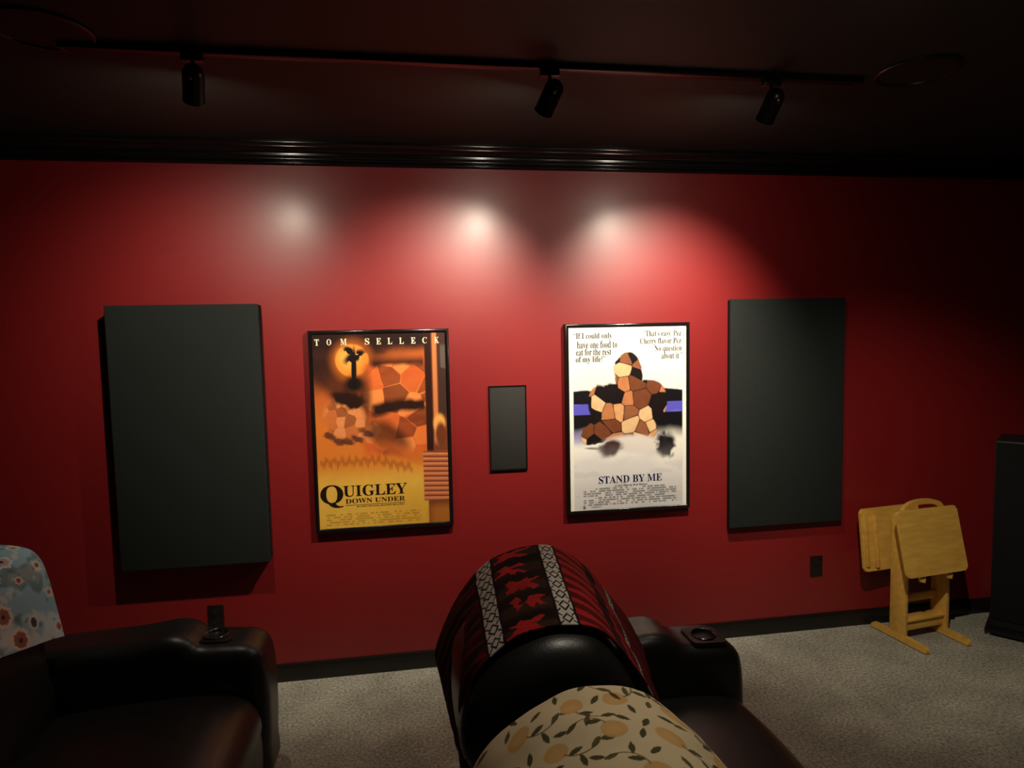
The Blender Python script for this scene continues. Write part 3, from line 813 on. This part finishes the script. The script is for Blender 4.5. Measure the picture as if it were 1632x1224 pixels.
def leaf_fields(U, V, n, seed, size, ratio, asp):
    rs = np.random.RandomState(seed); out = []
    for k in range(n): out.append((rs.rand(), rs.rand()*asp, rs.rand()*PI, size*(.8+.4*rs.rand())))
    return out
def paint_lemons(U, V):
    """cream cloth with lemons, thin brown stems and olive leaves"""
    X = U*1.10; Y = V*.62           # rough metres
    CR, LEM, LEM2, LEAF, LEAF2, STEM = lin(214, 198, 160), lin(204, 160, 96), lin(216, 178, 116), lin(62, 62, 34), lin(84, 80, 46), lin(96, 76, 52)
    col = np.ones(U.shape+(3,))*CR
    rs = np.random.RandomState(8); used = []
    sp = .128
    for i in range(-1, 11):
        for j in range(-1, 7):
            cx = (i+.5*(j % 2))*sp + rs.uniform(-.014, .014); cy = j*sp*.88 + rs.uniform(-.012, .012); an = rs.uniform(-.6, .6)
            if cx < -.1 or cx > 1.2: continue
            box_ = (np.abs(X-cx) < .1)*(np.abs(Y-cy) < .1)
            if not box_.any(): continue
            m = ell(X, Y, cx, cy, .030, .024, an, .08)
            col = mixin(col, m*.92, LEM); col = mixin(col, ell(X, Y, cx-.006, cy-.006, .018, .012, an, .7)*.5, LEM2)
            a0 = rs.uniform(0, 2*PI)
            # stem arc with leaves to either side
            def stem(tt): return cx+.026*math.cos(a0)+.085*tt*math.cos(a0+.9*tt), cy+.022*math.sin(a0)+.085*tt*math.sin(a0+.9*tt)
            for q in range(34):
                px_, py_ = stem(q/33)
                col = mixin(col, ell(X, Y, px_, py_, .0020, .0020, 0, .3)*.8, STEM)
            for q in range(4):
                tt = (.12, .42, .72, 1.0)[q]; bx_, by_ = stem(tt)
                la = a0+.9*tt+((.95, -.95, .9, -.1)[q])
                lx, ly = bx_+.018*math.cos(la), by_+.018*math.sin(la)
                ca, sa = math.cos(la), math.sin(la); dx, dy = X-lx, Y-ly
                p = (dx*ca+dy*sa)/.019; w_ = (-dx*sa+dy*ca)/.0068
                lm = (np.abs(w_) < (1-p*p))*(np.abs(p) < 1)
                col = mixin(col, lm*.95, LEAF if (q+i+j) % 3 else LEAF2)
                col = mixin(col, lm*(np.abs(w_) < .10)*.5, STEM)
                used.append((lx, ly))
            used.append((cx, cy))
    for k in range(900):
        lx, ly, la = rs.uniform(0, 1.1), rs.uniform(0, .62), rs.uniform(0, 2*PI)
        if min((lx-a)**2+(ly-b)**2 for a, b in used) < .036**2: continue
        used.append((lx, ly)); ca, sa = math.cos(la), math.sin(la); dx, dy = X-lx, Y-ly
        p = (dx*ca+dy*sa)/.018; w_ = (-dx*sa+dy*ca)/.0066
        col = mixin(col, (np.abs(w_) < (1-p*p))*(np.abs(p) < 1)*.95, LEAF if k % 3 else LEAF2)
    return col
NEAR2 = [(.085, .66), (.078, .78), (.125, .915), (.205, .995), (.285, 1.036), (.375, 1.046), (.475, 1.020), (.575, .935), (.640, .845), (.690, .75), (.715, .63)]
cloth('printed_cloth', 'cream cloth with yellow lemons and olive leaves draped over a recliner back', 'cloth', NEAR2, NEAR2, MID_Y-.875-.62, MID_Y-.875-.005, paint_lemons, 520, 320, wr=.012, seed=12, crown=.006)

def paint_floral(U, V):
    """pale blue cloth with rust, cream and grey blossoms"""
    X = U*1.05; Y = V*.62
    BLUE, PALE, RUST, CRM, DRK, GRN = lin(150, 188, 202), lin(212, 222, 222), lin(178, 116, 96), lin(226, 214, 198), lin(62, 66, 72), lin(96, 112, 108)
    N = vnoise(X, Y, 9, 60, 3)
    col = np.ones(U.shape+(3,))*BLUE
    col = mixin(col, sstep(.52, .66, N)*.75, PALE)
    col = mixin(col, sstep(.60, .72, vnoise(X, Y, 11, 61, 3))*.6, GRN*.8)
    rs = np.random.RandomState(21)
    sp = .135
    for i in range(-1, 10):
        for j in range(-1, 7):
            cx = (i+.5*(j % 2))*sp+rs.uniform(-.03, .03); cy = j*sp*.88+rs.uniform(-.03, .03)
            r = rs.choice([.018, .026, .046]); kind = rs.randint(3); ph = rs.rand()*6
            an = np.arctan2(Y-cy, X-cx); rr = np.hypot(X-cx, Y-cy)
            pet = r*(1+.07*np.sin(an*7+ph)+.06*np.sin(an*13)+.5*(N-.5))
            m = sstep(1.08, .92, rr/pet)
            col = mixin(col, m, CRM if kind else PALE)
            col = mixin(col, sstep(1.05, .85, rr/(pet*.72))*(.6+.4*(N > .5)), (RUST, RUST*.8, DRK*1.6)[kind])
            col = mixin(col, sstep(1.1, .8, rr/(r*.22)), DRK)
            for q in range(4):
                la = ph+q*1.57; lx, ly = cx+1.5*r*math.cos(la), cy+1.5*r*math.sin(la)
                col = mixin(col, ell(X+.02*(N-.5), Y, lx, ly, r*.5, r*.28, la+.8, .5)*.6, GRN if q % 2 else CRM)
    return np.clip(col, 0, 1)
LB = [(.012, .66), (.000, .80), (.040, .99), (.10, 1.060), (.23, 1.082), (.36, 1.078), (.432, 1.045), (.466, .965), (.488, .85), (.504, .735)]
LBW = [(LX+x, z) for x, z in LB]
cloth('printed_cloth', 'pale blue cloth with rust and cream blossoms over a recliner back beside the wall', 'cloth', LBW, LBW, LY-.60, LY+.008, paint_floral, 420, 260, wr=.006, seed=22, crown=.004, hem=.01, front_rise=.16)

# ------------------------------------------------------------------ wooden tray stand with folded trays
TS = (2.868, 3.245, 0.0); TR = math.radians(7)
t = thing('tray_stand', 'golden wooden carrying stand with arched handle, beside the tall black speaker', 'tray stand', TS, TR)
for s in (-1, 1):
    bm = bmesh.new()
    box(bm, s*.150-.011, s*.150+.011, -.052, .052, .036, .735, bev=.003)
    obj('side_board', bm, M_PINE, t, auto=40)
    bm = bmesh.new()
    prism(bm, [(-.19, .006), (-.19, .024), (-.178, .036), (-.06, .042), (.06, .042), (.165, .036), (.178, .024), (.178, .006)], 'x', s*.150-.014, s*.150+.014)
    f = obj('foot', bm, M_PINE, t)
    for y in (-.170, .158):
        bm = bmesh.new(); lathe(bm, [(.010, 0), (.010, .007)], 14, Matrix.Translation((s*.150, y, 0)))
        obj('foot_pad', bm, M_RUBBER, f)
for (z0, z1, y) in ((.060, .115, -.02), (.205, .250, .02)):
    obj('crossbar', bx(-.140, .140, y-.010, y+.010, z0, z1, bev=.003), M_PINE, t, auto=40)
obj('shelf_rail', bx(-.140, .140, -.045, .03, .115, .128, bev=.003), M_PINE, t, auto=40)
obj('top_rail', bx(-.140, .140, -.020, .020, .700, .745, bev=.004), M_PINE, t, auto=40)
bm = bmesh.new()
outer, inner = [], []
for k in range(17):
    a = PI*k/16
    outer.append((-.150*math.cos(a), .738+.066*math.sin(a)**.8)); inner.append((-.118*math.cos(a), .738+.040*math.sin(a)**.8))
prism(bm, outer + inner[::-1], 'y', -.013, .013)
bmesh.ops.bevel(bm, geom=[e for e in bm.edges], offset=.003, segments=2, affect='EDGES', clamp_overlap=True)
obj('handle', bm, M_PINE, t, auto=40)
def peg(parent, wx, y, z):
    bm = bmesh.new(); lathe(bm, [(.008, 0), (.008, .045), (.014, .05), (.014, .060)], 14, Matrix.Translation((wx, y, z)) @ Matrix.Rotation(PI/2, 4, 'X'))
    obj('hanging_peg', bm, M_PINE, parent, auto=40)
RZ = Matrix.Rotation(TR, 4, 'Z')
def tray(label, off, tilt, back):
    """folded tray: top board hanging near vertical, cleats and folded legs on its inner side"""
    p = Vector(TS) + RZ @ Vector(off)
    q = thing('folding_tray', label, 'tray table', p, TR + (PI if back else 0), 'folded wooden trays hung on the stand')
    q.rotation_euler = (tilt, 0, TR) if not back else (tilt, 0, TR+PI)
    W_, H_ = .212, .358
    bm = bmesh.new()
    pts = []
    r = .022
    for cx, cz, a0 in ((W_-r, H_-r, 0), (-W_+r, H_-r, PI/2), (-W_+r, r, PI), (W_-r, r, 1.5*PI)):
        for k in range(6):
            a = a0+PI/2*k/5; pts.append((cx+r*math.cos(a), cz+r*math.sin(a)))
    prism(bm, pts, 'y', -.016, 0.0)
    bmesh.ops.bevel(bm, geom=[e for e in bm.edges if abs(e.verts[0].co.y-e.verts[1].co.y) < 1e-6], offset=.004, segments=2, affect='EDGES', clamp_overlap=True)
    obj('tray_top', bm, M_PINE, q, auto=40)
    for s in (-1, 1): obj('cleat', bx(s*.190-.010, s*.190+.010, .0005, .012, .03, H_-.03, bev=.002), M_PINE, q, auto=40)
    for s in (-1, 1):
        bm = bmesh.new()
        if back: box(bm, s*.125-.010, s*.125+.010, .002, .018, .02, H_-.04, bev=.002)
        else:
            prism(bm, [(s*.095-.018, .02), (s*.095+.018, .02), (s*.095+.022, -.016), (s*.095+.010, -.038), (s*.095-.012, -.030)], 'y', .003, .022)
        obj('folded_leg', bm, M_PINE, q, auto=40)
    return q
tray('golden wooden folded tray hung on the front of the wooden stand', (-.055, -.150, .425), math.radians(-14), False)
tray('golden wooden folded tray hung behind the wooden stand, mostly hidden', (-.100, .082, .385), math.radians(7), True)

# ------------------------------------------------------------------ tower speaker on the right
t = thing('tower_speaker', 'tall black tower speaker on a plinth beside the wooden tray stand', 'speaker', (3.297, 3.160, 0), 0)
ax = Vector((.634, -.773, 0)); t.rotation_euler = (0, 0, math.atan2(ax.y, ax.x))
# local +x runs along the front baffle, local -y is the way it faces, cabinet goes to +y
obj('cabinet', bx(-.035, .215, .012, .34, .045, 1.13, bev=.008), M_SPKR, t, auto=40)
obj('front_grille', bx(-.028, .208, -.006, .0118, .10, 1.12, bev=.005), M_PANEL_SIDE, t, auto=40)
obj('plinth', bx(-.055, .255, -.030, .385, .014, .044, bev=.006), M_TRIM, t, auto=40)
for x in (-.035, .235):
    for y in (-.012, .36):
        bm = bmesh.new(); lathe(bm, [(.004, 0), (.012, .012), (.012, .0141)], 16, Matrix.Translation((x, y, 0)))
        obj('spike_foot', bm, M_SILVER, t, auto=40)
